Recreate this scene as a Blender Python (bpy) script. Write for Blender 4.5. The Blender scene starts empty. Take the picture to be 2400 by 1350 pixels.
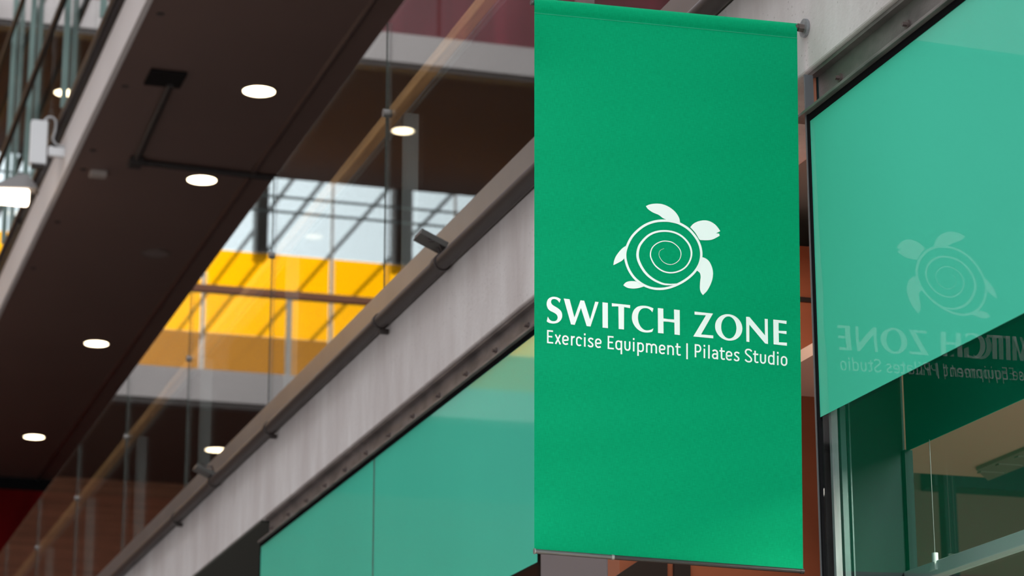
import bpy, bmesh, math, random
from mathutils import Vector, Matrix
random.seed(4)
scn = bpy.context.scene
C = scn.collection

# ------------------------------------------------------------------ camera
CAM = Vector((0, 0, 1.6))
F = 6037.3                       # focal length in photo pixels (2400 wide)
yaw, pitch, roll = .306331, .271954, -.001326
fwd = Vector((math.sin(yaw)*math.cos(pitch), math.cos(yaw)*math.cos(pitch), math.sin(pitch)))
rt = Vector((math.cos(yaw), -math.sin(yaw), 0)); up = rt.cross(fwd)
r2 = math.cos(roll)*rt + math.sin(roll)*up
u2 = -math.sin(roll)*rt + math.cos(roll)*up
cd = bpy.data.cameras.new('camera'); cam = bpy.data.objects.new('camera', cd); C.objects.link(cam)
M = Matrix((r2, u2, -fwd)).transposed().to_4x4(); M.translation = CAM
cam.matrix_world = M
cd.sensor_width = 36; cd.lens = 36*F/2400; cd.clip_end = 400; cd.clip_start = .05
cd.dof.use_dof = True; cd.dof.focus_distance = 7.3; cd.dof.aperture_fstop = 5.0
scn.camera = cam

# ------------------------------------------------------------------ world + exposure
w = bpy.data.worlds.new('world'); scn.world = w; w.use_nodes = True
bg = w.node_tree.nodes['Background']
bg.inputs[0].default_value = (.95, .98, 1.0, 1); bg.inputs[1].default_value = 2.4
scn.view_settings.view_transform = 'Standard'; scn.view_settings.look = 'None'
scn.view_settings.exposure = .3; scn.view_settings.gamma = 1
scn.view_settings.use_curve_mapping = False
try:
    scn.cycles.transparent_max_bounces = 20; scn.cycles.max_bounces = 10
    scn.cycles.sample_clamp_indirect = 6
except Exception: pass

def ray(x, y): return (x-1200)/F*r2 - (y-675)/F*u2 + fwd
def atX(x, y, X): d = ray(x, y); return CAM + d*(X/d.x)
def atY(x, y, Y): d = ray(x, y); return CAM + d*(Y/d.y)
def atZ(x, y, Z): d = ray(x, y); return CAM + d*((Z-1.6)/d.z)

# ------------------------------------------------------------------ materials
MATS = {}
def mat(name, col, rough=.6, metal=0., var=0., scale=(4, 4, 4), detail=4, bump=0., bscale=40., spec=.5, col2=None, coat=0.):
    if name in MATS: return MATS[name]
    m = bpy.data.materials.new(name); m.use_nodes = True; MATS[name] = m
    nt = m.node_tree; b = nt.nodes['Principled BSDF']
    b.inputs['Base Color'].default_value = (*col, 1); b.inputs['Roughness'].default_value = rough
    b.inputs['Metallic'].default_value = metal; b.inputs['Specular IOR Level'].default_value = spec
    b.inputs['Coat Weight'].default_value = coat
    tc = nt.nodes.new('ShaderNodeTexCoord')
    if var:
        mp = nt.nodes.new('ShaderNodeMapping'); mp.inputs['Scale'].default_value = scale
        nz = nt.nodes.new('ShaderNodeTexNoise'); nz.inputs['Scale'].default_value = 1; nz.inputs['Detail'].default_value = detail
        cr = nt.nodes.new('ShaderNodeValToRGB')
        c2 = col2 or tuple(c*(1-var) for c in col)
        cr.color_ramp.elements[0].color = (*c2, 1); cr.color_ramp.elements[1].color = (*[min(1, c*(1+var*.5)) for c in col], 1)
        cr.color_ramp.elements[0].position = .3; cr.color_ramp.elements[1].position = .7
        nt.links.new(tc.outputs['Object'], mp.inputs[0]); nt.links.new(mp.outputs[0], nz.inputs['Vector'])
        nt.links.new(nz.outputs['Fac'], cr.inputs[0]); nt.links.new(cr.outputs[0], b.inputs['Base Color'])
    if bump:
        n2 = nt.nodes.new('ShaderNodeTexNoise'); n2.inputs['Scale'].default_value = bscale; n2.inputs['Detail'].default_value = 5
        bp = nt.nodes.new('ShaderNodeBump'); bp.inputs['Strength'].default_value = bump; bp.inputs['Distance'].default_value = .01
        nt.links.new(tc.outputs['Object'], n2.inputs['Vector']); nt.links.new(n2.outputs['Fac'], bp.inputs['Height'])
        nt.links.new(bp.outputs[0], b.inputs['Normal'])
    return m

def glassmat(name, tint, f0=.04, gl=.97):
    """clear pane: Schlick mirror over see-through, the same from every side"""
    if name in MATS: return MATS[name]
    m = bpy.data.materials.new(name); m.use_nodes = True; MATS[name] = m
    nt = m.node_tree; nt.nodes.clear(); N = nt.nodes.new; L = nt.links.new
    out = N('ShaderNodeOutputMaterial'); mix = N('ShaderNodeMixShader')
    tr = N('ShaderNodeBsdfTransparent'); tr.inputs[0].default_value = (*tint, 1)
    gs = N('ShaderNodeBsdfGlossy'); gs.inputs['Roughness'].default_value = .0; gs.inputs[0].default_value = (gl, gl, gl, 1)
    ge = N('ShaderNodeNewGeometry'); dt = N('ShaderNodeVectorMath'); dt.operation = 'DOT_PRODUCT'
    L(ge.outputs['Normal'], dt.inputs[0]); L(ge.outputs['Incoming'], dt.inputs[1])
    ab = N('ShaderNodeMath'); ab.operation = 'ABSOLUTE'; L(dt.outputs['Value'], ab.inputs[0])
    om = N('ShaderNodeMath'); om.operation = 'SUBTRACT'; om.inputs[0].default_value = 1; L(ab.outputs[0], om.inputs[1])
    pw = N('ShaderNodeMath'); pw.operation = 'POWER'; pw.inputs[1].default_value = 5; L(om.outputs[0], pw.inputs[0])
    ml = N('ShaderNodeMath'); ml.operation = 'MULTIPLY_ADD'; ml.inputs[1].default_value = 1-f0; ml.inputs[2].default_value = f0
    L(pw.outputs[0], ml.inputs[0]); L(ml.outputs[0], mix.inputs[0]); L(tr.outputs[0], mix.inputs[1]); L(gs.outputs[0], mix.inputs[2])
    L(mix.outputs[0], out.inputs[0])
    return m

def emit(name, col, s):
    if name in MATS: return MATS[name]
    m = bpy.data.materials.new(name); m.use_nodes = True; MATS[name] = m
    nt = m.node_tree; nt.nodes.clear(); o = nt.nodes.new('ShaderNodeOutputMaterial'); e = nt.nodes.new('ShaderNodeEmission')
    e.inputs[0].default_value = (*col, 1); e.inputs[1].default_value = s; nt.links.new(e.outputs[0], o.inputs[0]); return m

def translucent(name, col, f=.75):
    """tinted glass sheet that daylight shines through, a little milky"""
    if name in MATS: return MATS[name]
    m = bpy.data.materials.new(name); m.use_nodes = True; MATS[name] = m
    nt = m.node_tree; nt.nodes.clear(); N = nt.nodes.new
    o = N('ShaderNodeOutputMaterial'); a = N('ShaderNodeBsdfTransparent'); a.inputs[0].default_value = (*col, 1)
    t = N('ShaderNodeBsdfTranslucent'); t.inputs[0].default_value = (*col, 1); mx = N('ShaderNodeMixShader'); mx.inputs[0].default_value = 1-f
    nt.links.new(a.outputs[0], mx.inputs[1]); nt.links.new(t.outputs[0], mx.inputs[2]); nt.links.new(mx.outputs[0], o.inputs[0]); return m

def concrete():
    if 'concrete' in MATS: return MATS['concrete']
    m = bpy.data.materials.new('concrete'); m.use_nodes = True; MATS['concrete'] = m
    nt = m.node_tree; b = nt.nodes['Principled BSDF']; b.inputs['Roughness'].default_value = .85; N = nt.nodes.new; L = nt.links.new
    tc = N('ShaderNodeTexCoord'); mp = N('ShaderNodeMapping'); mp.inputs['Scale'].default_value = (2.6, 2.6, .8)
    n1 = N('ShaderNodeTexNoise'); n1.inputs['Scale'].default_value = 1.6; n1.inputs['Detail'].default_value = 8; n1.inputs['Roughness'].default_value = .6
    L(tc.outputs['Object'], mp.inputs[0]); L(mp.outputs[0], n1.inputs['Vector'])
    c1 = N('ShaderNodeValToRGB'); e = c1.color_ramp.elements
    e[0].position = .3; e[0].color = (.46, .41, .41, 1); e[1].position = .68; e[1].color = (.61, .575, .58, 1)
    L(n1.outputs['Fac'], c1.inputs[0])
    vo = N('ShaderNodeTexVoronoi'); vo.inputs['Scale'].default_value = 42; L(tc.outputs['Object'], vo.inputs['Vector'])
    n2 = N('ShaderNodeTexNoise'); n2.inputs['Scale'].default_value = 7; L(tc.outputs['Object'], n2.inputs['Vector'])
    th = N('ShaderNodeMath'); th.operation = 'MULTIPLY_ADD'; th.inputs[1].default_value = .32; th.inputs[2].default_value = -.06; L(n2.outputs['Fac'], th.inputs[0])
    lt = N('ShaderNodeMath'); lt.operation = 'LESS_THAN'; L(vo.outputs['Distance'], lt.inputs[0]); L(th.outputs[0], lt.inputs[1])
    mx = N('ShaderNodeMixRGB'); mx.inputs[2].default_value = (.2, .17, .16, 1)
    hf = N('ShaderNodeMath'); hf.operation = 'MULTIPLY'; hf.inputs[1].default_value = .45; L(lt.outputs[0], hf.inputs[0])
    L(hf.outputs[0], mx.inputs[0]); L(c1.outputs[0], mx.inputs[1]); L(mx.outputs[0], b.inputs['Base Color'])
    n3 = N('ShaderNodeTexNoise'); n3.inputs['Scale'].default_value = 60; n3.inputs['Detail'].default_value = 6; L(tc.outputs['Object'], n3.inputs['Vector'])
    bp = N('ShaderNodeBump'); bp.inputs['Strength'].default_value = .25; bp.inputs['Distance'].default_value = .006
    L(n3.outputs['Fac'], bp.inputs['Height']); L(bp.outputs[0], b.inputs['Normal'])
    return m

def fabric():
    m = bpy.data.materials.new('banner_cloth'); m.use_nodes = True; MATS['banner_cloth'] = m
    nt = m.node_tree; b = nt.nodes['Principled BSDF']; N = nt.nodes.new; L = nt.links.new
    b.inputs['Roughness'].default_value = .7; b.inputs['Specular IOR Level'].default_value = .05
    b.inputs['Sheen Weight'].default_value = .01; b.inputs['Sheen Roughness'].default_value = .4
    tc = N('ShaderNodeTexCoord')
    def thread(scale, d):
        mp = N('ShaderNodeMapping'); mp.inputs['Scale'].default_value = scale
        n = N('ShaderNodeTexNoise'); n.inputs['Scale'].default_value = 1; n.inputs['Detail'].default_value = d
        L(tc.outputs['Object'], mp.inputs[0]); L(mp.outputs[0], n.inputs['Vector']); return n
    a = thread((60, 1, 700), 3); c = thread((700, 1, 60), 3)
    ad = N('ShaderNodeMath'); ad.operation = 'ADD'; L(a.outputs['Fac'], ad.inputs[0]); L(c.outputs['Fac'], ad.inputs[1])
    cr = N('ShaderNodeValToRGB'); e = cr.color_ramp.elements
    e[0].position = .35; e[0].color = (.0, .262, .110, 1); e[1].position = .66; e[1].color = (.001, .345, .152, 1)
    hf = N('ShaderNodeMath'); hf.operation = 'MULTIPLY'; hf.inputs[1].default_value = .5; L(ad.outputs[0], hf.inputs[0])
    L(hf.outputs[0], cr.inputs[0]); L(cr.outputs[0], b.inputs['Base Color'])
    bp = N('ShaderNodeBump'); bp.inputs['Strength'].default_value = .25; bp.inputs['Distance'].default_value = .0008
    L(ad.outputs[0], bp.inputs['Height']); L(bp.outputs[0], b.inputs['Normal'])
    return m

CONC = concrete()
STEEL = mat('brushed_grey_steel', (.20, .185, .18), .42, .75, var=.3, scale=(3, 3, 12), bump=.05, bscale=120)
CHANNEL = mat('weathered_channel_steel', (.20, .172, .17), .5, .5, var=.45, scale=(2, 6, 14), bump=.08, bscale=150)
PLATE = mat('taupe_plate', (.20, .175, .165), .38, .5, var=.12, scale=(1, 3, 3))
PIPE = mat('dark_painted_pipe', (.036, .027, .026), .48, .1, var=.15, scale=(3, 3, 3), spec=.3)
BLACK = mat('black_rubber', (.010, .010, .011), .9, spec=.0)
DARKM = mat('dark_metal', (.028, .022, .021), .55, .1, spec=.25)
CHROME = mat('bright_metal', (.62, .62, .62), .25, 1.)
ZINC = mat('zinc_washer', (.34, .36, .38), .45, .85, var=.2, scale=(60, 60, 60))
SOFF = mat('brown_soffit_panel', (.118, .066, .054), .55, var=.12, scale=(.3, .3, .3))
SOFFD = mat('dark_brown_soffit', (.105, .066, .056), .9, spec=.04, var=.1, scale=(.3, .3, .3))
COPPER = mat('copper_brown_trim', (.085, .048, .04), .3, .3)
FASC = mat('pale_grey_fascia', (.53, .48, .475), .7, var=.08, scale=(.5, .5, .5))
WOOD = mat('oak_handrail', (.74, .36, .15), .5, var=.3, scale=(30, 2, 30))
WOODW = mat('brown_wood_wall', (.36, .135, .07), .7, var=.3, scale=(.6, .6, 12))
RED = mat('deep_red_wall', (.16, .005, .006), .8, spec=.04, var=.3, scale=(3, 1, 1))
MAROON = mat('maroon_glazed_panel', (.20, .028, .045), .35, var=.6, scale=(2.2, 1, .2), coat=.1)
ORANGE = mat('orange_brown_panel', (.34, .105, .05), .5, var=.2, scale=(1, 1, 3))
POST = mat('satin_post_steel', (.20, .20, .20), .45, .4)
WHITE = mat('white_plastic', (.62, .62, .64), .5)
CABLE = mat('grey_cable', (.35, .35, .36), .5)
FILM = mat('green_window_film', (.078, .565, .41), .6, var=.05, scale=(.8, .8, .8), spec=.0, coat=.7)
PRINT = mat('white_print', (.86, .93, .90), .6)
CLOTH = fabric()
GLASS = glassmat('balustrade_glass', (.90, .93, .915), .045, .92)
WGLASS = glassmat('window_glass', (.945, .96, .955), .045, .5)
TEALG = mat('dark_teal_panel', (.010, .020, .022), .8, spec=.05)
BEIGE = mat('beige_soffit', (.66, .43, .34), .7)
INTW = mat('taupe_interior_wall', (.24, .15, .12), .7)
GEDGE = mat('green_glass_edge', (.13, .20, .185), .4, var=.2, scale=(5, 5, 2))
YEL = translucent('yellow_glass', (1.0, .67, .015), .9)
AMB = translucent('amber_glass', (.62, .40, .14), .3)
CLEARSKY = glassmat('end_window_glass', (.79, .835, .85), .04)

# ------------------------------------------------------------------ helpers
def box(bm, a, b, bev=0):
    r = bmesh.ops.create_cube(bm, size=1); vs = r['verts']
    for v in vs:
        v.co = Vector([(a[i]+b[i])/2 + v.co[i]*(b[i]-a[i]) for i in range(3)])
    if bev:
        es = list({e for v in vs for e in v.link_edges})
        bmesh.ops.bevel(bm, geom=es, offset=bev, segments=2, affect='EDGES', profile=.5)
    return vs
def cyl(bm, p, q, r, n=20, r1=None, caps=True):
    p = Vector(p); q = Vector(q); d = q-p
    rr = bmesh.ops.create_cone(bm, cap_ends=caps, segments=n, radius1=r, radius2=r if r1 is None else r1, depth=d.length)
    m = Matrix.Translation((p+q)/2) @ d.to_track_quat('Z', 'Y').to_matrix().to_4x4()
    bmesh.ops.transform(bm, matrix=m, verts=rr['verts']); return rr['verts']
def tube(bm, pts, r, n=12):
    pts = [Vector(p) for p in pts]
    for i in range(len(pts)-1): cyl(bm, pts[i], pts[i+1], r, n)
    for p in pts[1:-1]:
        s = bmesh.ops.create_uvsphere(bm, u_segments=n, v_segments=8, radius=r*1.01); bmesh.ops.translate(bm, vec=p, verts=s['verts'])
def prism(bm, pts, axis, a, b):
    """polygon pts (2-D) extruded along axis from a to b"""
    def mk(p, t):
        return {'x': (t, p[0], p[1]), 'y': (p[0], t, p[1]), 'z': (p[0], p[1], t)}[axis]
    A = [bm.verts.new(mk(p, a)) for p in pts]; B = [bm.verts.new(mk(p, b)) for p in pts]
    n = len(pts)
    bm.faces.new(A[::-1]); bm.faces.new(B)
    for i in range(n): bm.faces.new((A[i], A[(i+1) % n], B[(i+1) % n], B[i]))
def BM(): return bmesh.new()
ORG = {}
def obj(name, bm, m, parent=None, smooth=False, label=None):
    bmesh.ops.recalc_face_normals(bm, faces=bm.faces[:])
    if parent is None:
        xs = [v.co for v in bm.verts]
        lo = Vector([min(c[i] for c in xs) for i in range(3)]); hi = Vector([max(c[i] for c in xs) for i in range(3)])
        o0 = Vector(((lo.x+hi.x)/2, (lo.y+hi.y)/2, lo.z))
    else: o0 = ORG[parent.name]
    for v in bm.verts: v.co -= o0
    me = bpy.data.meshes.new(name); bm.to_mesh(me); bm.free(); me.materials.append(m)
    if smooth:
        for p in me.polygons: p.use_smooth = True
        try: me.set_sharp_from_angle(angle=math.radians(40))
        except Exception: pass
    o = bpy.data.objects.new(name, me); C.objects.link(o)
    if parent is None: o.location = o0
    else: o.parent = parent
    ORG[o.name] = o0
    if label: o['label'] = label
    return o
def thing(name, label, cat, loc, group=None):
    o = bpy.data.objects.new(name, None); C.objects.link(o); o.location = loc; o.empty_display_size = .1
    ORG[o.name] = Vector(loc); tag(o, label, cat, group); return o
def tag(o, label, cat, group=None):
    o['label'] = label; o['category'] = cat
    if group: o['group'] = group
    return o
def struct(name, bm, m, smooth=False):
    o = obj(name, bm, m, smooth=smooth); o['kind'] = 'structure'; return o
def sbox(name, a, b, m, bev=0):
    bm = BM(); box(bm, a, b, bev); return struct(name, bm, m)
def sempty(name, loc):
    o = bpy.data.objects.new(name, None); C.objects.link(o); o.location = loc; o['kind'] = 'structure'; ORG[o.name] = Vector(loc); return o

XG = 2.843           # outer face of the window glass
XW = 2.85            # face of the gallery edge beam
ZS = 8.95            # soffit of the gallery above
YB = 6.262           # plane of the hanging banner
YE = 31.55; YK = 37. # front edge and back wall of the end galleries
DZ = 4.83            # storey offset used for the upper edge

# ------------------------------------------------------------------ building shell
sbox('floor', (-9, -12, -.2), (16, 44, 0), mat('hall_floor', (.46, .42, .39), .5, var=.1))
sbox('wall_opposite', (-9.4, -12, 0), (-9, 44, 21), mat('opposite_wall', (.42, .41, .40), .8, var=.15))
# concrete edge beam of our gallery floor, with its slab behind
bm = BM(); box(bm, (XW, -6, 4.135), (XW+.32, YK, 4.553), .006)
struct('wall_right', bm, CONC)
sbox('floor_gallery', (XW+.32, -6, 4.30), (12, YK, 4.553), mat('slab', (.25, .24, .23), .8))
sbox('ceiling_lower', (XW+.32, 12.6, 4.14), (12, YK, 4.30), mat('grey_green_soffit', (.10, .115, .10), .7))
# upper gallery: soffit, pale edge, floor
sbox('ceiling_upper', (XW+.05, -6, ZS), (12, YK, ZS+.2), SOFF)
bm = BM(); box(bm, (XW, -6, ZS-.01), (XW+.05, YK, ZS+.40), .004); struct('trim_1', bm, FASC)
# end galleries
def endlevel(z, nm):
    bm = BM(); box(bm, (-9, YE, z), (XW-.02, YE+.1, z+.41)); struct('trim_'+nm, bm, FASC)
    sbox('ceiling_end_'+nm, (-9, YE+.1, z), (XW-.02, YK, z+.30), SOFFD)
endlevel(9.007, '2'); endlevel(13.86, '3')
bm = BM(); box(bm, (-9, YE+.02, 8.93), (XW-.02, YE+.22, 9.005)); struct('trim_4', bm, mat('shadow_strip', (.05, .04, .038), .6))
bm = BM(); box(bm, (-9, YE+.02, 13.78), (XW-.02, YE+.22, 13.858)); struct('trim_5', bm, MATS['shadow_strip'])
sbox('ceiling_top', (XW, -6, 13.86), (12, YK, 14.2), SOFFD)
sbox('wall_end_lower', (-9, YK, 0), (XW, YK+.2, 9.007), WOODW)
sbox('wall_end_gallery', (XW, YK, 0), (12, YK+.2, 8.78), RED)
sbox('trim_6', (XW, YK-.05, 8.78), (12, YK+.2, ZS), BLACK)
sbox('wall_end_top', (-9, YK, 14.16), (12, YK+.2, 25), RED)
sbox('wall_upper_end', (XW, YK, ZS+.2), (12, YK+.2, 13.86), mat('brown_back_wall', (.07, .045, .035), .7))
sbox('wall_gallery_back', (12, -6, 0), (12.2, YK, 14.2), MATS['brown_back_wall'])
# rows of ceiling trim and joints on the soffit
bm = BM(); cyl(bm, (4.50, -6, ZS+.004), (4.50, YK, ZS+.004), .028, 20); struct('trim_7', bm, COPPER, True)

# ------------------------------------------------------------------ banner
BTL, BTR, BBR, BBL = (2.046, 4.262), (2.828, 4.279), (2.793, 2.718), (2.040, 2.734)
def bquad(u, v):
    x = (BTL[0]*(1-u)+BTR[0]*u)*(1-v) + (BBL[0]*(1-u)+BBR[0]*u)*v
    z = (BTL[1]*(1-u)+BTR[1]*u)*(1-v) + (BBL[1]*(1-u)+BBR[1]*u)*v
    return x, z
SEAM = .028
def disp(u, v):
    y = 0.
    if v < SEAM:
        t = v/SEAM; y -= .011*math.sqrt(max(0, 1-(1.25*t-.35)**2 if t > .28 else 1-((.28-t)/.28)**2))*(1-t**4)
    k_ = max(0, min(1, (v-SEAM)/.12)); k2 = max(0, min(1, (1-v)/.10)); y += .050*math.exp(-u/.16)*k_*k_*(3-2*k_)*k2*k2*(3-2*k2)                      # free edge curls back
    y += -.008*math.exp(-(1-u)/.08)
    y += .0022*math.sin(v*38+u*2.1)*math.sin(v*7+1)*(.3+v) + .0016*math.sin(v*61+u*5.) * v
    y += .003*math.sin(u*6+v*3)
    return YB+y
def onray(x, z, y):            # a fold moves the cloth along the sight line of the photographer's eye height
    k = (y-YB)/YB; return (x*(1+k), y, 1.6+(z-1.6)*(1+k))
root = thing('hanging_banner', 'green vertical cloth banner with white turtle and SWITCH ZONE lettering', 'banner', (2.43, YB, 2.71))
NU, NV = 60, 300
bm = BM(); G = {}
for s in (0, 1):
    for j in range(NV+1):
        for i in range(NU+1):
            u, v = i/NU, j/NV; x, z = bquad(u, v)
            G[s, i, j] = bm.verts.new(onray(x, z, (disp(u, v) if s == 0 else max(disp(u, v)+.0025, YB+.012 if v < .02 else -9))))
for j in range(NV):
    for i in range(NU):
        bm.faces.new((G[0, i, j], G[0, i+1, j], G[0, i+1, j+1], G[0, i, j+1]))
        bm.faces.new((G[1, i, j], G[1, i, j+1], G[1, i+1, j+1], G[1, i+1, j]))
for i in range(NU):
    for j in (0, NV): bm.faces.new((G[0, i, j], G[1, i, j], G[1, i+1, j], G[0, i+1, j]))
for j in range(NV):
    for i in (0, NU): bm.faces.new((G[0, i, j], G[0, i, j+1], G[1, i, j+1], G[1, i, j]))
cloth = obj('cloth', bm, CLOTH, root, True)
# stitched seam under the rod pocket
bm = BM(); pts = []
for i in range(61):
    x, z = bquad(i/60, SEAM+.0005); pts.append(onray(x, z, disp(i/60, SEAM)-.0006))
for i in range(60): cyl(bm, pts[i], pts[i+1], .0011, 6, caps=False)
obj('seam', bm, mat('seam_thread', (.01, .36, .19), .8), cloth)
bm = BM(); cyl(bm, (2.036, YB+.002, 4.249), (XW-.02, YB+.002, 4.2655), .0075, 20)
obj('top_rod', bm, mat('rod_steel', (.12, .12, .12), .4, .7), root, True)
bm = BM(); 
pa = atY(1254, 1292, YB); pb = atY(1436, 1306, YB); pc = atY(1882, 1339, YB)
cyl(bm, pa, pb, .0062, 16); obj('bottom_bar', bm, mat('bar_satin', (.16, .16, .16), .3, .8), root, True)
bm = BM(); cyl(bm, pb, pc, .0062, 16); obj('bottom_bar', bm, mat('bar_dark', (.05, .05, .05), .35, .6), root, True)
bm = BM(); cyl(bm, pb-Vector((.004, 0, 0)), pb+Vector((.003, 0, 0)), .0074, 16); obj('bar_joint', bm, mat('dull_zinc', (.35, .35, .35), .4, .8), root, True)
bm = BM(); cyl(bm, pa-Vector((.003, 0, 0)), pa, .0078, 16); obj('bar_cap', bm, MATS['dull_zinc'], root, True); bm = BM(); cyl(bm, pc-Vector((.008, 0, 0)), pc+Vector((.002, 0, 0)), .0072, 16); obj('bar_cap', bm, MATS['bar_dark'], root, True)

# printed artwork: outlines laid in the cloth, following its folds
def uv_of(x, z):
    v = (BTL[1]-z)/(BTL[1]-BBL[1])
    for _ in range(4):
        xl = BTL[0]*(1-v)+BBL[0]*v; xr = BTR[0]*(1-v)+BBR[0]*v; u = (x-xl)/(xr-xl)
        zt = BTL[1]*(1-u)+BTR[1]*u; zb = BBL[1]*(1-u)+BBR[1]*u; v = (zt-z)/(zt-zb)
    return u, v
def to_cloth(px, py):
    p = atY(px, py, YB); return (p.x, p.z)
def artwork(name, polys, parent, holes=(), label=None):
    """polys: outlines as photo-frame points; each filled and pressed onto the cloth"""
    bm = BM()
    for poly in polys:
        loops = poly if isinstance(poly[0][0], (tuple, list)) else [poly]
        es = []
        for lp in loops:
            vs = [bm.verts.new((*to_cloth(*p), 0)) for p in lp]
            es += [bm.edges.new((vs[i], vs[(i+1) % len(vs)])) for i in range(len(vs))]
        bmesh.ops.triangle_fill(bm, edges=es, use_beauty=True)
    zs = 4.3
    x = 2.0
    while x < 2.85:
        bmesh.ops.bisect_plane(bm, geom=bm.verts[:]+bm.edges[:]+bm.faces[:], plane_co=(x, 0, 0), plane_no=(1, 0, 0)); x += .0126
    y = 3.0
    while y < 3.8:
        bmesh.ops.bisect_plane(bm, geom=bm.verts[:]+bm.edges[:]+bm.faces[:], plane_co=(0, y, 0), plane_no=(0, 1, 0)); y += .0104
    for v in bm.verts:
        X, Z = v.co.x, v.co.y; u, vv = uv_of(X, Z)
        v.co = onray(X, Z, disp(u, vv)-.0009)
    for f in bm.faces:
        f.normal_update()
        if f.normal.y > 0: f.normal_flip()
    o0 = ORG[parent.name]
    for v in bm.verts: v.co -= o0
    me = bpy.data.meshes.new(name); bm.to_mesh(me); bm.free(); me.materials.append(PRINT)
    o = bpy.data.objects.new(name, me); C.objects.link(o); o.parent = parent; ORG[o.name] = o0
    if label: o['label'] = label
    return o
def T(ox, oy, k, pts): return [(ox+x/k, oy+y/k) for x, y in pts]
def smooth_closed(pts, n=4):
    out = []; N_ = len(pts)
    for i in range(N_):
        p0, p1, p2, p3 = [Vector(pts[(i+k) % N_]) for k in (-1, 0, 1, 2)]
        for s in range(n):
            t = s/n; q = .5*((2*p1)+(p2-p0)*t+(2*p0-5*p1+4*p2-p3)*t*t+(3*p1-p0-3*p2+p3)*t**3); out.append((q.x, q.y))
    return out
def smooth_open(pts, n=6):
    P_ = [pts[0]]+list(pts)+[pts[-1]]; out = []
    for i in range(1, len(P_)-2):
        p0, p1, p2, p3 = [Vector(P_[i+k]) for k in (-1, 0, 1, 2)]
        for s in range(n):
            t = s/n; q = .5*((2*p1)+(p2-p0)*t+(2*p0-5*p1+4*p2-p3)*t*t+(3*p1-p0-3*p2+p3)*t**3); out.append(tuple(q))
    out.append(tuple(pts[-1])); return out
def corner_smooth(pts, corners, n=4):
    """closed outline, smooth between the listed corner indices"""
    out = []; cs = sorted(corners)
    for a, b in zip(cs, cs[1:]+[cs[0]+len(pts)]):
        seg = [pts[i % len(pts)] for i in range(a, b+1)]
        out += smooth_open(seg, n)[:-1] if len(seg) > 2 else [seg[0]]
    return out
def ribbon(pts, closed=False):
    """pts (x,y,w) -> outline(s)"""
    n = len(pts); L_, R_ = [], []
    for i in range(n):
        a = Vector(pts[(i-1) % n if closed else max(i-1, 0)][:2]); b = Vector(pts[(i+1) % n if closed else min(i+1, n-1)][:2])
        d = (b-a).normalized(); nn = Vector((-d.y, d.x)); w_ = pts[i][2]/2; p = Vector(pts[i][:2])
        L_.append(tuple(p+nn*w_)); R_.append(tuple(p-nn*w_))
    return [L_, R_] if closed else L_+R_[::-1]
K8 = 5.625
def t8(pts): return T(1400, 460, K8, pts)
ring = [(900,321),(1000,334),(1090,362),(1200,430),(1290,530),(1345,630),(1370,740),(1362,840),(1328,930),(1260,1022),(1160,1105),(1045,1168),(930,1208),(820,1221),(710,1209),(600,1164),(500,1088),(425,985),(380,870),(367,760),(395,650),(455,535),(545,440),(650,370),(770,330)]
ring = [(x, y, 31) for x, y in ring]
def sm3(pts, closed):
    f_ = (lambda k: [p[k] for p in pts])
    xy = [(p[0], p[1]) for p in pts]; ww = [(p[2], 0) for p in pts]
    a = smooth_closed(xy) if closed else smooth_open(xy, 4); b = smooth_closed(ww) if closed else smooth_open(ww, 4)
    return [(p[0], p[1], q[0]) for p, q in zip(a, b)]
spiral = [(1100,1142,3),(1050,1154,10),(1000,1161,16),(930,1163,22),(850,1150,26),(740,1098,29),(640,1015,31),(565,900,33),(531,790,34),(545,680,32),(590,600,30),(670,520,28),(770,472,26),(890,457,24),(1010,475,24),(1110,525,24),(1190,605,24),(1232,690,24),(1240,780,22),(1210,870,20),(1150,945,20),(1060,993,19),(960,1008,18),(860,985,18),(770,920,17),(718,840,16),(700,770,15),(718,690,14),(770,632,13),(840,598,12),(905,591,12),(980,605,12),(1045,648,10),(1090,705,10),(1103,765,9),(1085,830,8),(1040,875,8),(985,898,7),(930,896,7),(870,867,6),(828,815,5),(812,765,4),(828,715,3),(880,688,2)]
rg = ribbon(sm3(ring, True), True)
emb = [[t8(rg[0]), t8(rg[1])], t8(ribbon(sm3(spiral, False)))]
fl1 = corner_smooth([(640,130),(690,108),(770,97),(850,103),(930,132),(1000,180),(1050,235),(1080,290),(1090,340),(1088,352),(1000,325),(900,312),(905,305),(860,285),(810,247),(740,217),(690,187),(660,160)], [0, 8, 9, 11, 12])
head = corner_smooth([(1225,408),(1260,368),(1310,338),(1370,321),(1430,318),(1490,333),(1550,370),(1595,420),(1620,460),(1565,488),(1605,492),(1613,520),(1570,545),(1510,572),(1440,580),(1355,577),(1338,560),(1290,480)], [0, 8, 9, 10, 11, 15, 16])
fl2 = corner_smooth([(1385,803),(1430,820),(1475,860),(1510,930),(1525,1010),(1515,1100),(1480,1190),(1440,1255),(1392,1302),(1365,1265),(1352,1210),(1355,1130),(1362,1060),(1350,1010),(1310,978),(1335,930),(1368,860)], [0, 8, 14, 16])
fl3 = corner_smooth([(380,652),(330,685),(280,740),(240,800),(218,860),(212,908),(270,880),(320,852),(350,825),(366,740)], [0, 5, 8])
fl4 = corner_smooth([(343,1173),(370,1140),(420,1120),(500,1120),(560,1148),(612,1190),(550,1208),(480,1217),(410,1210),(370,1193)], [0, 3, 5])
artwork('turtle_emblem', emb+[t8(p) for p in (fl1, head, fl2, fl3, fl4)], root, label='white turtle emblem with a spiral shell')
KA = 11.25
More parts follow.
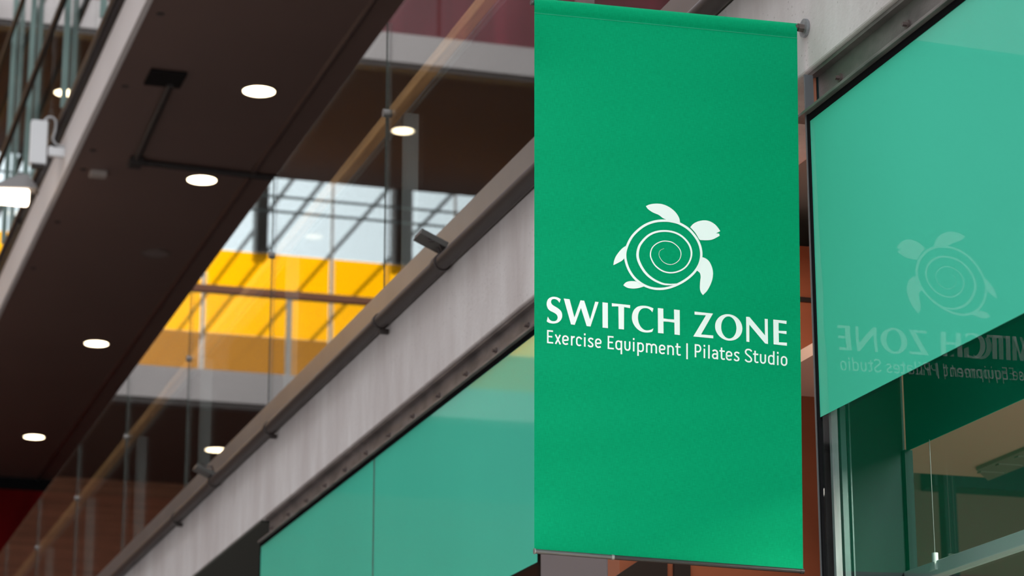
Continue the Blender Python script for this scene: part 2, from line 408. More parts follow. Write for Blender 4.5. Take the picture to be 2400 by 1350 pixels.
S_ = corner_smooth([(498,240),(463,335),(430,285),(390,252),(345,236),(300,236),(265,252),(245,285),(243,325),(258,360),(290,395),(350,432),(420,475),(480,525),(520,580),(535,650),(532,715),(505,780),(460,830),(400,865),(330,880),(265,878),(190,862),(128,826),(158,697),(185,750),(220,790),(265,815),(315,820),(360,812),(395,785),(415,740),(413,700),(395,655),(360,620),(290,580),(220,545),(170,500),(140,440),(127,380),(133,310),(160,245),(205,205),(260,182),(320,175),(390,185),(445,207)], [0, 1, 23, 24])
W_ = [(577,222),(730,240),(858,722),(1018,268),(1117,280),(1272,770),(1407,303),(1497,315),(1282,960),(1182,948),(1030,470),(867,915),(768,903)]
I_ = [(1597,320),(1740,336),(1742,1002),(1600,988)]
T_ = [(382,345),(866,395),(863,474),(705,447),(703,1037),(562,1023),(556,430),(385,428)]
C_ = corner_smooth([(1480,483),(1452,583),(1400,525),(1340,487),(1270,474),(1200,482),(1140,520),(1095,590),(1072,680),(1075,780),(1100,880),(1145,965),(1205,1025),(1275,1058),(1350,1058),(1420,1040),(1480,1008),(1450,1095),(1400,1110),(1320,1118),(1220,1110),(1120,1072),(1030,1000),(960,905),(920,800),(912,700),(930,600),(975,510),(1050,445),(1140,415),(1240,412),(1340,428),(1420,455)], [0, 1, 16, 17])
H_ = [(20,247),(163,262),(168,520),(300,541),(450,550),(447,285),(597,302),(600,962),(460,943),(458,632),(300,607),(168,602),(170,917),(25,905)]
Z_ = [(987,340),(1475,393),(1160,943),(1482,970),(1482,1047),(955,997),(1288,440),(990,420)]
def ell(cx, cy, rx, ry, k, n=56): return [(cx+rx*math.cos(2*math.pi*i/n), cy+ry*math.sin(2*math.pi*i/n)+k*rx*math.cos(2*math.pi*i/n)) for i in range(n)]
N_ = [(660,477),(750,483),(1158,968),(1150,530),(1230,537),(1238,1195),(1163,1182),(745,685),(747,1142),(668,1132)]
E_ = [(1375,550),(1728,585),(1724,668),(1517,635),(1518,845),(1725,855),(1725,935),(1519,905),(1525,1150),(1737,1160),(1735,1242),(1385,1203)]
tA = lambda p: T(1270, 680, KA, p); tB = lambda p: T(1400, 680, KA, p); tC = lambda p: T(1540, 700, KA, p); tD = lambda p: T(1690, 700, KA, p)
artwork('headline_lettering', [tA(S_), tA(W_), tA(I_), tB(T_), tB(C_), tC(H_)], root, label='white word SWITCH')
artwork('headline_lettering', [tC(Z_), [tD(ell(202,758,360,348,.09)), tD(ell(204,760,201,291,.09))], tD(N_), tD(E_)], root, label='white word ZONE')
# tagline, drawn with one pen width: strokes (x, y) above the baseline in 1/11.25 px
SW = 40
def arcp(cx, cy, rx, ry, a0, a1, n=12): return [(cx+rx*math.cos(math.radians(a0+(a1-a0)*i/n)), cy+ry*math.sin(math.radians(a0+(a1-a0)*i/n))) for i in range(n+1)]
def g_E(): return [[(20,0),(20,347)], [(0,327),(155,327)], [(0,179),(137,179)], [(0,20),(163,20)]]
def g_x(): return [[(22,0),(148,248)], [(20,248),(150,0)]]
def g_e(w=172):
    c = w/2; r = c-20; return [[(22,115),(w-20,133)]+arcp(c, 165, r, 66, -8, 180, 14)[0:]+[(20,95)]+arcp(c, 88, r, 70, 180, 292, 10)+[(w-22,38)]]
def g_r(): return [[(20,0),(20,250)], [(20,150)]+arcp(88, 160, 66, 72, 175, 80, 8)]
def g_c(): c = 82; return [[(152,190)]+arcp(c, 165, 62, 68, 42, 180, 10)+arcp(c, 88, 62, 70, 180, 318, 10)]
def g_i(): return [[(20,0),(20,250)], [(20,299),(20,351)]]
def g_s(w=155): return [smooth_open([(w-12,207),(118,228),(80,234),(42,218),(30,185),(48,152),(85,126),(120,98),(134,62),(115,28),(78,17),(42,24),(12,52)], 4)]
def g_q(): c = 82; return [[(158,-106),(158,250)], [(158,200)]+arcp(c+5, 165, 67, 68, 40, 180, 10)+arcp(c+5, 88, 67, 70, 180, 320, 10)+[(158,55)]]
def g_u(): return [[(20,250),(20,95)]+arcp(81, 88, 61, 70, 180, 360, 14)+[(142,250)]]
def g_p(): c = 82; return [[(20,-106),(20,250)], [(20,200)]+arcp(c+5, 165, 67, 68, 140, 0, 10)+arcp(c+5, 88, 67, 70, 0, -140, 10)+[(20,55)]]
def g_m(): return [[(20,0),(20,250)], [(20,170)]+arcp(83, 165, 62, 68, 165, 0, 10)+[(145,0)], [(145,165)]+arcp(207, 165, 62, 68, 165, 0, 10)+[(270,0)]]
def g_n(): return [[(20,0),(20,250)], [(20,170)]+arcp(87, 165, 66, 68, 165, 0, 10)+[(154,0)]]
def g_t(): return [[(55,322),(55,75)]+arcp(98, 65, 43, 45, 180, 290, 8)+[(142,30)], [(0,232),(140,232)]]
def g_bar(): return [[(18,-73),(18,347)]]
def g_P(): return [[(20,0),(20,347)], [(20,327),(85,327)]+arcp(88, 240, 66, 87, 85, -85, 12)+[(20,153)]]
def g_l(): return [[(18,0),(18,358)]]
def g_a(): return [smooth_open([(18,205),(50,228),(85,236),(120,222),(140,190),(142,150)], 3)+[(142,0)], [(142,136),(80,136)]+arcp(72, 78, 52, 58, 95, 270, 12)+[(100,24),(142,55)]]
def g_S(): return [smooth_open([(184,296),(150,330),(100,340),(50,325),(24,280),(34,235),(75,195),(130,155),(168,115),(178,75),(160,35),(110,17),(55,28),(14,68)], 4)]
def g_d(): return g_q()[1:]+[[(152,0),(152,358)]]
def g_o(): return ['closed', arcp(86, 165, 66, 70, 0, 180, 12)+arcp(86, 86, 66, 70, 180, 360, 12)]
glyphs = [(g_E,1270+137/KA),(g_x,1270+338/KA),(g_e,1270+537/KA),(g_r,1270+767/KA),(g_c,1270+900/KA),(g_i,1270+1112/KA),(g_s,1270+1208/KA),(g_e,1270+1402/KA),
 (g_E,1415+104/KA),(g_q,1415+307/KA),(g_u,1415+543/KA),(g_i,1415+770/KA),(g_p,1415+884/KA),(g_m,1415+1115/KA),(g_e,1415+1455/KA),(g_n,1560+45/KA),(g_t,1560+255/KA),(g_bar,1560+548/KA),
 (g_P,1560+768/KA),(g_i,1560+1003/KA),(g_l,1560+1125/KA),(g_a,1560+1222/KA),(g_t,1560+1420/KA),(g_e,1560+1588/KA),(g_s,1700+220/KA),(g_S,1700+510/KA),(g_t,1700+730/KA),(g_u,1700+912/KA),(g_d,1700+1125/KA),(g_i,1700+1363/KA),(g_o,1700+1462/KA)]
tag_polys = []
for gf, x0 in glyphs:
    st = gf(); closed = st[0] == 'closed'
    if closed: st = st[1:]
    for k, s in enumerate(st):
        wd = SW
        rb = ribbon([(a, b, wd) for a, b in s], closed)
        def mp_(lp): return [(x0+a/KA, 804.2+.0957*(x0+a/KA-1283)-b/KA) for a, b in lp]
        tag_polys.append([mp_(rb[0]), mp_(rb[1])] if closed else mp_(rb))
artwork('tagline_lettering', tag_polys, root, label='white tagline lettering Exercise Equipment | Pilates Studio')

# wall anchor: washer and hex nut on the rod end
wz = atX(1885, 66, XW-.006)
an = thing('wall_anchor', 'round zinc washer and hex nut fixing the banner rod to concrete', 'anchor', (XW, YB, wz.z))
bm = BM(); cyl(bm, (XW-.010, wz.y, wz.z), (XW-.001, wz.y, wz.z), .0268, 40); obj('washer', bm, ZINC, an, True)
bm = BM(); cyl(bm, (XW-.026, wz.y, wz.z), (XW-.010, wz.y, wz.z), .0125, 6); obj('hex_nut', bm, mat('dull_nut', (.16, .13, .12), .45, .8), an)
bm = BM(); cyl(bm, (XW-.034, wz.y, wz.z), (XW-.026, wz.y, wz.z), .0075, 16); obj('bolt_end', bm, MATS['dull_nut'], an, True)

# ------------------------------------------------------------------ windows below the beam
def channel(name, y0, y1, bolts):
    e = sempty(name, (XW, (y0+y1)/2, 4.0))
    bm = BM(); box(bm, (XW+.035, y0, 4.004), (XW+.045, y1, 4.134)); box(bm, (XW+.012, y0, 4.122), (XW+.045, y1, 4.134)); obj('channel_web', bm, CHANNEL, e)
    bm = BM(); box(bm, (XG-.018, y0, 3.999), (XW+.045, y1+.012, 4.008), .001); obj('channel_flange', bm, CHANNEL, e)
    for yb in bolts:
        bm = BM(); cyl(bm, (XW+.030, yb, 4.068), (XW+.0352, yb, 4.068), .013, 20); cyl(bm, (XW+.018, yb, 4.068), (XW+.031, yb, 4.068), .007, 6)
        obj('bolt', bm, mat('rusty_bolt', (.13, .10, .095), .5, .5), e, True)
    return e
channel('trim_8', 2.5, 6.305, [6.11-.42*k for k in range(8)])
channel('trim_9', 8.68, 13.455, [8.92+.405*k for k in range(12)])
def window(name, y0, y1, joints, zf=3.132, z0=1.0):
    e = sempty(name, (XW+.05, (y0+y1)/2, z0))
    ys = [y0]+joints+[y1]
    for a, b in zip(ys, ys[1:]):
        bm = BM(); box(bm, (XG+.002, a+.006, z0), (XG+.012, b-.006, 3.978)); p = obj('glass_pane', bm, WGLASS, e)
        bm = BM(); box(bm, (XG, a+.006, zf), (XG+.0015, b-.006, 3.978)); obj('green_film', bm, FILM, e, label='green translucent film band')
    for a in joints:
        bm = BM(); box(bm, (XG-.0005, a-.012, z0), (XG+.016, a+.012, 3.978)); obj('glass_joint', bm, mat('joint_seal', (.03, .13, .10), .6), e)
    bm = BM(); box(bm, (XG-.002, y0, 3.978), (XG+.03, y1, 3.999)); obj('gasket', bm, BLACK, e)
    bm = BM(); box(bm, (XG-.004, y1-.004, z0), (XG+.05, y1+.007, 4.0)); obj('frame_side', bm, BLACK, e)
    return e
wn = window('window_1', 2.5, 6.235, [])
bm = BM(); box(bm, (XG-.006, 6.243, 1.0), (XG+.02, 6.250, 4.12)); obj('frame_edge', bm, mat('grey_frame_edge', (.13, .14, .15), .4, .4), wn)
wl = window('window_2', 8.69, 13.47, [11.05])
# grey column between left window and opening
bm = BM(); box(bm, (XW-.001, 7.97, 0), (XW+.40, 8.675, 4.134), .004); struct('wall_pier', bm, mat('mauve_grey_pier', (.17, .14, .145), .6))
# recessed entrance between the two windows
bm = BM(); prism(bm, [(2.880, 6.262), (3.30, 6.68), (3.76, 7.85), (3.76, 8.0), (3.73, 8.0), (3.73, 7.855), (3.275, 6.70), (2.872, 6.285)], 'z', 0, 4.134)
struct('wall_recess', bm, ORANGE)
bm = BM(); prism(bm, [(2.886, 6.255), (3.310, 6.672), (3.774, 7.845), (3.768, 7.85), (3.304, 6.680), (2.881, 6.260)], 'z', 0, 4.134); struct('wall_return', bm, TEALG)
sbox('wall_recess_end', (XW+.0, 7.85, 0), (3.73, 7.965, 4.134), ORANGE)
v = [atY(*p, 7.845) for p in [(1428, 1360), (1500, 1312), (1562, 1316), (1562, 1400), (1428, 1400)]]
bm = BM(); prism(bm, [(p.x, p.z) for p in v], 'y', 7.835, 7.849); struct('trim_14', bm, mat('dark_opening', (.012, .006, .004), .7))
v = [atY(*p, 7.845) for p in [(1578, 1316), (1616, 1320), (1616, 1400), (1578, 1400)]]
bm = BM(); prism(bm, [(p.x, p.z) for p in v], 'y', 7.835, 7.849); struct('trim_15', bm, MATS['dark_opening'])
z_ = atY(1885, 703, 7.85).z
sbox('trim_10', (XW+.06, 7.842, z_-.008), (3.72, 7.85, z_+.008), DARKM)
# lower recess at far left, past window_2
sbox('wall_far_recess', (3.9, 13.5, 0), (4.0, YK, 4.14), MATS['brown_back_wall'])
bm = BM(); box(bm, (XW+.003, 13.53, 4.122), (XW+1.05, YK, 4.134)); struct('ceiling_shade_plate', bm, mat('underside_shade_green', (.030, .034, .028), .7))  # dark plate whose colour stands in for shade on the beam underside
bm = BM(); box(bm, (XW+.06, 13.47, 1.0), (3.9, 13.53, 4.135)); struct('wall_window_end', bm, DARKM)
sbox('wall_backing', (XW+.35, 8.69, 1), (XW+.40, 13.47, 4.13), MATS['brown_back_wall'])

# inner glazing and room seen through window_1
iw = sempty('window_3', (3.30, 5, 1))
bm = BM(); box(bm, (3.295, 2.5, 1.0), (3.303, 6.65, 3.99)); obj('glass_pane', bm, WGLASS, iw)
bm = BM(); box(bm, (3.304, 2.5, 3.152), (3.307, 6.65, 3.99)); obj('green_film', bm, mat('inner_green_film', (.008, .27, .18), .6, spec=.1), iw, label='darker green film on the inner pane')
bm = BM(); box(bm, (3.29, 6.632, 1.0), (3.315, 6.668, 3.152)); obj('frame_side', bm, TEALG, iw)
bm = BM(); box(bm, (3.270, 2.5, 2.755), (3.315, 6.63, 2.795), .003); obj('transom', bm, mat('pale_transom', (.42, .55, .55), .5), iw)
bm = BM(); box(bm, (XW+.014, 6.205, 1.0), (XW+.032, 6.22, 4.0)); box(bm, (XW+.0115, 6.20, 1.0), (XW+.0135, 6.21, 4.0))
struct('trim_11', bm, mat('pale_edge_profile', (.22, .28, .29), .4, .1, var=.3, scale=(30, 30, 9)))
bm = BM(); box(bm, (XW+.040, 6.205, 1.0), (XW+.056, 6.22, 4.0)); box(bm, (XW+.070, 6.215, 1.0), (XW+.074, 6.23, 4.0)); struct('trim_12', bm, mat('teal_profile', (.05, .11, .11), .3, .3))
sbox('ceiling_room', (3.32, 1.0, 3.6), (4.80, 8.93, 3.64), BEIGE)
sbox('ceiling_room_high', (3.8, 1.0, 4.27), (12, 11.1, 4.29), mat('room_high_ceiling', (.10, .10, .09), .7))
va, vb = atZ(2300, 1112, 3.597), atZ(2400, 1058, 3.597)
bm = BM(); prism(bm, [(4.64, 5.5), (4.78, 5.5), (4.78, va.y+.05), (4.64, va.y-.12)], 'z', 3.585, 3.599)
for k in range(22): box(bm, (4.66, 5.6+.15*k, 3.580), (4.76, 5.63+.15*k, 3.585))
vent = obj('ceiling_vent', bm, mat('vent_grey', (.20, .18, .155), .6)); tag(vent, 'long slatted ceiling vent seen through the clear lower pane of near window', 'vent')
bx = atY(2190, 1130, 10.85).x
sbox('trim_13', (bx, 10.85, 3.975), (9.5, 10.99, 4.269), mat('teal_beam', (.008, .035, .04), .6))
sbox('wall_room_back', (3.78, 11.0, 0), (9.5, 11.1, 4.27), INTW)
sbox('wall_room_side', (9.5, 1.0, 0), (9.6, 11.1, 4.27), INTW)
sbox('wall_room_partition', (3.77, 8.0, 0), (3.80, 11, 4.134), INTW)
px_ = atY(2222, 1200, 10.4).x
sbox('trim_16', (px_-.03, 10.37, .5), (px_+.03, 10.43, 4.26), MATS['teal_beam'])
ft = thing('blind_cord', 'thin pull cord with pale fitting standing on inner transom', 'cord', atX(2190, 1335, 3.275))
p1 = atX(2178, 1030, 3.27); p2 = atX(2191, 1296, 3.27); p3 = atX(2192, 1318, 3.27)
bm = BM(); cyl(bm, p1, p2, .0012, 8); obj('cord', bm, mat('cord_grey', (.12, .15, .15), .5), ft)
bm = BM(); cyl(bm, p2, p3, .009, 16); box(bm, (3.262, p3.y-.012, p3.z-.022), (3.285, p3.y+.030, p3.z), .002); obj('fitting', bm, MATS['pale_transom'], ft, True)

# ------------------------------------------------------------------ pipe and balustrade along the beam
def collar(bm, x, z, y0, y1, r0, r1, n=28):
    for k in range(n):
        a, b = 2*math.pi*k/n, 2*math.pi*(k+1)/n
        rg_ = [(r0, y0), (r1, y0), (r1, y1), (r0, y1)]
        for i in range(4):
            p, q = rg_[i], rg_[(i+1) % 4]
            bm.faces.new([bm.verts.new((x+rr*math.cos(t_), yy, z+rr*math.sin(t_))) for (rr, yy), t_ in ((p, a), (q, a), (q, b), (p, b))])
    bmesh.ops.remove_doubles(bm, verts=bm.verts, dist=1e-6)
def pipe(z, y0, y1, clamps, label):
    t = thing('edge_pipe', label, 'pipe', (XW-.03, y0, z))
    bm = BM(); cyl(bm, (XW-.046, y0, z), (XW-.046, y1, z), .032, 24); obj('pipe_run', bm, PIPE, t, True)
    for yc in clamps:
        bm = BM(); collar(bm, XW-.046, z, yc-.018, yc+.018, .0322, .0375); box(bm, (XW-.05, yc-.012, z-.055), (XW-.006, yc+.012, z-.032), .003)
        obj('pipe_clamp', bm, PIPE, t, True, label='raised pipe clamp')
    return t
pipe(4.558, -3, YK-.2, [10.83, 13.14, 15.86, 18.6], 'long dark round pipe along top of the lower concrete beam')
pipe(ZS+.50, -3, YK-.2, [19.2, 25.8], 'dark round pipe running along the upper gallery edge')
JY = [6.04+2.47*k for k in range(12)]
def balustrade(dz, gtop, label, detail=True):
    t = thing('glass_balustrade', label, 'balustrade', (XW, 15, 4.553+dz))
    bm = BM(); box(bm, (XW-.004, -3, 4.555+dz), (XW+.008, YK-.2, 4.748+dz), .001); box(bm, (XW+.008, -3, 4.555+dz), (XW+.09, YK-.2, 4.60+dz)); obj('base_plate', bm, PLATE, t)
    ys = [3.57]+JY+[YK-.3]
    for a, b in zip(ys, ys[1:]):
        bm = BM(); box(bm, (XW+.010, a+.005, 4.75+dz), (XW+.022, b-.005, gtop)); obj('glass_panel', bm, GLASS, t)
    for y in JY:
        bm = BM(); box(bm, (XW+.008, y-.004, 4.75+dz), (XW+.024, y+.004, gtop)); obj('panel_joint', bm, mat('joint_dark', (.035, .04, .036), .8, spec=.05), t)
        bm = BM(); box(bm, (2.940, y-.008, 4.56+dz), (3.016, y+.008, 5.615+dz), .002); p = obj('post', bm, POST, t)
        if detail:
            bm = BM(); cyl(bm, (XW-.006, y, 5.605+dz), (XW+.036, y, 5.605+dz), .019, 20); cyl(bm, (XW+.04, y, 5.61+dz), (2.95, y, 5.61+dz), .006, 10); obj('glass_clamp', bm, STEEL, p, True)
    for k in range(0, 60):
        y = 7.6+.42*k
        if dz == 0 and y < 20:
            bm = BM(); cyl(bm, (XW-.0065, y, 4.64), (XW-.003, y, 4.64), .007, 12); obj('screw_head', bm, mat('screw_dark', (.07, .06, .058), .5, .3), t, True)
    bm = BM(); box(bm, (2.885, -3, 5.595+dz), (2.935, YK-.3, 5.655+dz), .006); obj('handrail', bm, WOOD if detail else DARKM, t, label='wooden handrail' if detail else None)
    bm = BM(); cyl(bm, (2.985, -3, 5.64+dz), (2.985, YK-.3, 5.64+dz), .014, 12); obj('top_rail', bm, POST if detail else DARKM, t, True)
    return t
balustrade(0, 6.055, 'glass balustrade with wooden handrail on top of the lower concrete beam')
ub = thing('upper_glass_screen', 'tall glass screen with dark rails and green fins above upper gallery edge', 'screen', (XW, 20, ZS+.40))
bm = BM(); box(bm, (XW-.004, -3, ZS+.40), (XW+.01, YK-.2, ZS+.62)); obj('base_plate', bm, DARKM, ub)
for a in range(0, 12):
    y0 = 3+3.0*a
    bm = BM(); box(bm, (XW+.01, y0, ZS+.62), (XW+.022, y0+2.98, 13.5)); obj('glass_panel', bm, GLASS, ub)
for (px, py) in [(240, 50), (150, 200), (75, 100), (25, 240)]:
    y = atX(px, py, 2.82).y
    bm = BM(); box(bm, (XW-.055, y-.008, ZS+.64), (XW+.002, y+.008, 13.5)); obj('glass_fin', bm, GEDGE, ub)
for z, r_ in ((10.58, .032), (11.93, .028)):
    bm = BM(); cyl(bm, (XW-.092, -3, z), (XW-.092, YK-.3, z), r_, 16); obj('rail', bm, DARKM, ub, True)

# small tilted plates clamped to the pipe
def bracket(px, py, pcx, pcy, label, L_=.125):
    P = atX(pcx, pcy, XW-.04); y = P.y
    c0 = atY(px, py, y)
    t = thing('pipe_bracket', label, 'bracket', (P.x, P.y, P.z))
    bm = BM(); vs = box(bm, (-L_/2, -.055, -.013), (L_/2, .055, .013), .003)
    bmesh.ops.transform(bm, matrix=Matrix.Translation(c0) @ Matrix.Rotation(math.radians(24), 4, 'Y'), verts=bm.verts)
    obj('plate', bm, mat('bracket_grey', (.05, .046, .043), .5, .3), t)
    bm = BM(); cyl(bm, c0+Vector((.03, 0, -.02)), Vector((XW-.05, y, 4.600)), .009, 10); tube(bm, [Vector((XW-.05, y-.03, 4.600)), Vector((XW-.07, y-.05, 4.64)), Vector((XW-.11, y-.05, 4.635)), Vector((XW-.13, y-.05, 4.66))], .004, 8); obj('arm', bm, PIPE, t, True)
    bm = BM(); collar(bm, XW-.046, 4.558, y-.028, y+.028, .0325, .038); obj('clamp', bm, PIPE, t, True)
    return t
bracket(1010, 566, 1036, 595, 'dark tilted flat plate clamped to lower pipe, nearest the banner')
bracket(482, 1107, 504, 1112, 'far dark flat plate clamped to lower pipe near bottom', .14)

# ------------------------------------------------------------------ downlights
def downlight(x, y, z, r_, label, on=True, grp='ceiling downlights'):
    t = thing('downlight', label, 'ceiling light', (x, y, z), grp)
    bm = BM()
    for k in range(32):
        a, b = 2*math.pi*k/32, 2*math.pi*(k+1)/32
        ring_ = [(r_, -.001), (r_*1.16, -.001), (r_*1.16, -.010), (r_*1.02, -.012)]
        for i in range(4):
            p, q = ring_[i], ring_[(i+1) % 4]
            vs = [bm.verts.new((x+rr*math.cos(t_), y+rr*math.sin(t_), z+zz)) for (rr, zz), t_ in ((p, a), (q, a), (q, b), (p, b))]
            bm.faces.new(vs)
    bmesh.ops.remove_doubles(bm, verts=bm.verts, dist=1e-5)
    obj('trim_ring', bm, mat('downlight_ring', (.10, .07, .06), .5), t, True)
    bm = BM(); cyl(bm, (x, y, z-.008), (x, y, z-.002), r_, 32)
    obj('lens', bm, emit('warm_lamp', (1, .80, .52), 9.) if on else mat('unlit_lens', (.16, .12, .11), .4), t)
    return t
for (px, py), lb in zip([(607, 212), (473, 420), (226, 804), (80, 1023)], ['nearest lit round downlight, high in the brown soffit', 'lit round downlight, second from the top of the soffit row', 'lit round downlight low in the soffit row, left of glass', 'farthest lit round downlight, just above the dark red wall']):
    p = atZ(px, py, ZS); downlight(p.x, p.y, ZS, .132, lb)
p = atZ(365, 593, ZS); downlight(p.x, p.y, ZS, .125, 'unlit round dark fitting between lit downlights of the soffit', False)
downlight(1.45, 34.1, 13.86, .15, 'round downlight under the end gallery, top left behind the rails', grp='end gallery downlights')
downlight(-3.45, 34.26, 13.86, .15, 'bright round light mirrored in the glass beside the near post', grp='end gallery downlights')
downlight(-.89, 34.44, 9.007, .15, 'bright round light mirrored low in glass above the beam', grp='end gallery downlights')

# conduit, opening and small plate on the soffit
q = [atZ(400, 190, ZS), atZ(318, 372, ZS), atZ(655, 412, ZS)]
t = thing('ceiling_conduit', 'dark L-shaped conduit on the brown soffit between downlights', 'conduit', q[0])
dz_ = Vector((0, 0, -.03))
bm = BM(); tube(bm, [q[0]+dz_, q[1]+dz_, q[2]+dz_], .028, 12); obj('conduit_run', bm, DARKM, t, True)
bm = BM(); c0 = atZ(388, 180, ZS); box(bm, (c0.x-.15, c0.y-.17, ZS-.03), (c0.x+.15, c0.y+.17, ZS-.001), .004); obj('hatch_box', bm, mat('hatch_black', (.012, .010, .010), .9, spec=.05), t)
bm = BM(); box(bm, (q[1].x-.06, q[1].y-.09, ZS-.07), (q[1].x+.06, q[1].y+.09, ZS-.001), .006); obj('junction_box', bm, DARKM, t)
bm = BM(); p = atZ(230, 402, ZS); box(bm, (p.x-.075, p.y-.06, ZS-.05), (p.x+.075, p.y+.06, ZS-.001), .006)
o = obj('smoke_detector', bm, mat('grey_box', (.30, .25, .23), .6)); tag(o, 'small pale rectangular box on brown soffit below the conduit corner', 'sensor')
for k, (px, py) in enumerate([(293, 202), (376, 32), (218, 352), (195, 397), (135, 520), (78, 628)]):
    p = atZ(px, py, ZS); bm = BM(); cyl(bm, (p.x, p.y, ZS-.008), (p.x, p.y, ZS-.0005), .03, 16)
    o = obj('soffit_plug', bm, mat('plug_dark', (.035, .022, .02), .6), smooth=True); tag(o, 'tiny round dark plug in brown soffit, '+['just left of the hatch','above the hatch near the pale edge','left of the conduit corner','just left of the small pale box','below the small pale box','lowest, beside the pale edge'][k], 'plug', 'soffit plugs')

# white box, cable and bracket on upper edge
YJ = 22.65
def aj(x, y): return atY(x, y, YJ)
t = thing('speaker_box', 'upright white box on a bracket at the pale upper gallery edge', 'box', aj(90, 385))
a, b = aj(68, 385), aj(112, 287)
bm = BM(); box(bm, (a.x, YJ-.05, a.z), (b.x, YJ+.05, b.z), .01); obj('housing', bm, WHITE, t)
bm = BM(); box(bm, (a.x+.02, YJ-.04, a.z-.03), (b.x-.01, YJ+.04, a.z-.001)); obj('underside', bm, DARKM, t)
bm = BM(); cc = aj(138, 356); box(bm, (aj(112, 360).x, YJ-.03, cc.z-.05), (aj(165, 356).x, YJ+.03, cc.z+.035), .005); obj('mount', bm, WHITE, t)
bm = BM(); tube(bm, [aj(*k_) for k_ in smooth_open([(104, 300), (106, 282), (118, 274), (130, 282), (130, 305), (124, 325), (132, 338), (150, 344), (166, 340)], 3)], .011, 8); obj('cable', bm, CABLE, t, True)
bm = BM(); s = bmesh.ops.create_uvsphere(bm, u_segments=16, v_segments=10, radius=.028); bmesh.ops.translate(bm, vec=aj(120, 349), verts=s['verts']); obj('clamp_ball', bm, CHROME, t, True)
# flood lamp hanging in the void
YL = 22.9
def al(x, y): return atY(x, y, YL)
t = thing('flood_lamp', 'grey tent-shaped lamp with glowing rectangular face at left edge', 'lamp', al(20, 450))
bm = BM(); L0, R0, A0 = al(-35, 445), al(85, 447), al(58, 410)
b1 = [bm.verts.new((x_, y_, z_)) for x_, y_, z_ in ((L0.x, YL-.09, L0.z), (R0.x, YL-.09, R0.z), (R0.x, YL+.09, R0.z), (L0.x, YL+.09, L0.z))]
t1 = [bm.verts.new((A0.x+dx, YL+dy, A0.z)) for dx, dy in ((-.04, -.03), (.03, -.03), (.03, .03), (-.04, .03))]
bm.faces.new(b1[::-1]); bm.faces.new(t1)
for i in range(4): bm.faces.new((b1[i], b1[(i+1) % 4], t1[(i+1) % 4], t1[i]))
obj('housing', bm, mat('lamp_housing', (.16, .15, .15), .5, .2), t)
a, b = al(-30, 474), al(68, 447)
bm = BM(); box(bm, (a.x, YL-.05, a.z), (b.x, YL+.05, b.z), .02); obj('lamp_face', bm, emit('flood_face', (1, .80, .60), 7.), t)
bm = BM(); tube(bm, [al(88, 455), al(84, 440), al(120, 375)], .014, 8); obj('lamp_arm', bm, PIPE, t, True)

# ------------------------------------------------------------------ end galleries: glazing and rails
e = sempty('window_4', (-3, YK, 9.31))
for k in range(6):
    x0 = -9+1.97*k
    bm = BM(); box(bm, (x0-.015, YK+.03, 10.0), (x0+.015, YK+.08, 14.16)); obj('mullion', bm, mat('ochre_mullion', (.30, .24, .14), .5), e)
    bm = BM(); box(bm, (x0+.03, YK+.05, 11.35), (x0+1.94, YK+.062, 12.655)); obj('yellow_pane', bm, YEL, e, label='glowing yellow glass pane')
    bm = BM(); box(bm, (x0+.03, YK+.05, 10.0), (x0+1.94, YK+.062, 11.345)); obj('amber_pane', bm, AMB, e, label='duller amber glass pane')
    bm = BM(); box(bm, (x0+.03, YK+.05, 12.665), (x0+1.94, YK+.062, 14.16)); obj('clear_pane', bm, CLEARSKY, e)
bm = BM(); box(bm, (-9, YK, 9.31), (XW, YK+.08, 10.0)); obj('lower_panel', bm, mat('ochre_panel', (.62, .36, .10), .5, var=.3, scale=(1, 1, 3)), e)
for z in (13.36, 13.60):
    bm = BM(); box(bm, (-9, YK+.10, z-.018), (XW, YK+.12, z+.018)); obj('glazing_bar', bm, mat('pale_bar', (.35, .40, .40), .5), e)
for x, wd, m_ in ((-2.05, .09, 'grey_column'), (-4.3, .14, 'brown_column')):
    bm = BM(); box(bm, (x-wd, YK+.3, 12.66), (x+wd, YK+.6, 15)); obj('mullion', bm, mat(m_, (.14, .13, .12) if m_ != 'brown_column' else (.09, .06, .05), .6), e)
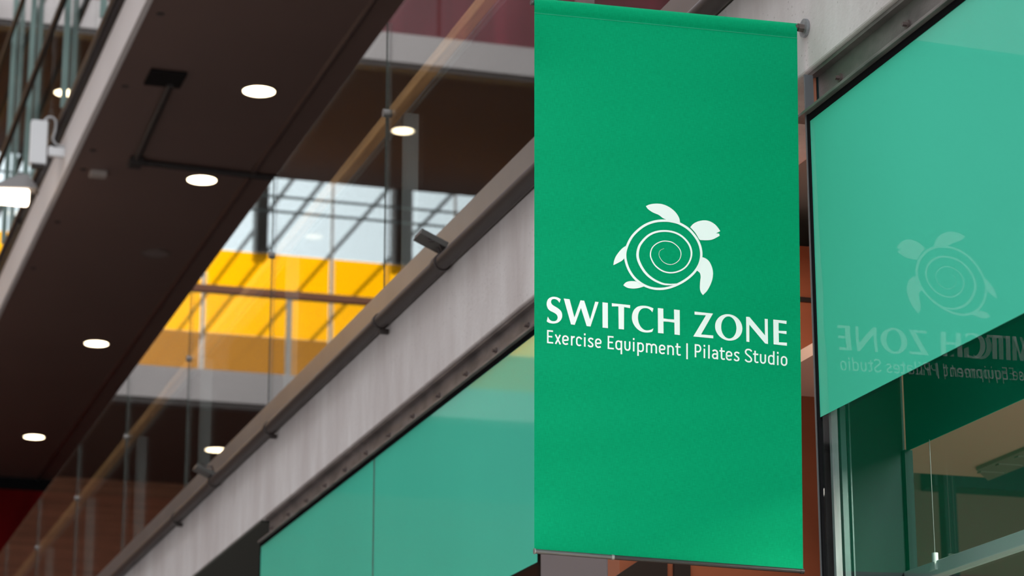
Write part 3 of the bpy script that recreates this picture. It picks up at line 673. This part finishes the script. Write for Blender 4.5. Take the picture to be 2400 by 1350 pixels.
# roof rafters outside the end window
for (px, py), lb in zip([(648, 470), (745, 440), (860, 500), (1045, 470)], ['leftmost in the glass reflection', 'behind the wooden handrail reflection', 'middle of the sky beside the near joint', 'closest to the banner']):
    v = atZ(px, py, 18.); x = 2*XW-v.x
    bm = BM(); box(bm, (x-.035, YK+1, 18), (x+.035, YK+32, 18.06)); o = obj('roof_rafter', bm, mat('rafter_grey', (.10, .10, .10), .6)); tag(o, 'dark slanting roof rafter crossing the pale sky, '+lb, 'rafter', 'roof rafters')
def endrail(z, label, red=False):
    t = thing('end_railing', label, 'railing', (-3, YE, z+.41))
    n = 6
    for k in range(n):
        x0 = -9.13+1.97*k
        if red:
            bm = BM(); box(bm, (x0+.01, YE+.03, z+.42), (x0+1.95, YE+.06, z+1.9)); obj('red_panel', bm, MAROON, t)
        else:
            bm = BM(); box(bm, (x0+.01, YE+.03, z+.42), (x0+1.95, YE+.042, z+1.45)); obj('glass_panel', bm, glassmat('end_rail_glass', (.99, .99, .98), .04, .2), t)
            bm = BM(); box(bm, (x0-.03, YE+.06, z+.41), (x0+.04, YE+.10, z+1.45), .004); obj('post', bm, mat('silver_post', (.42, .42, .42), .35, .3), t)
    if not red:
        bm = BM(); box(bm, (-9, YE+.02, z+1.44), (XW-.05, YE+.12, z+1.54), .01); obj('handrail', bm, mat('red_brown_rail', (.30, .10, .04), .5), t)
    return t
endrail(9.007, 'end gallery railing with red-brown handrail in front of yellow glass')
endrail(13.86, 'maroon glazed panels above the top pale fascia, seen at top', True)

# added unseen fill lights brightening the entrance recess and the room behind window_1
def area(name, loc, sx, sy, e, col, rx=0):
    l = bpy.data.lights.new(name, 'AREA'); l.shape = 'RECTANGLE'; l.size = sx; l.size_y = sy; l.energy = e; l.color = col
    o = bpy.data.objects.new(name, l); C.objects.link(o); o.location = loc; o.rotation_euler.x = rx; return o
sbox('floor_room', (XW+.1, 1.0, .4), (12, 6.2, .5), mat('room_floor', (.6, .55, .48), .6))
area('recess_fill', (3.2, 7.2, 4.10), .25, .25, 6.5, (1, .85, .7))
area('room_fill', (4.0, 4.6, 3.58), .8, 3.0, 300, (1, .90, .76))
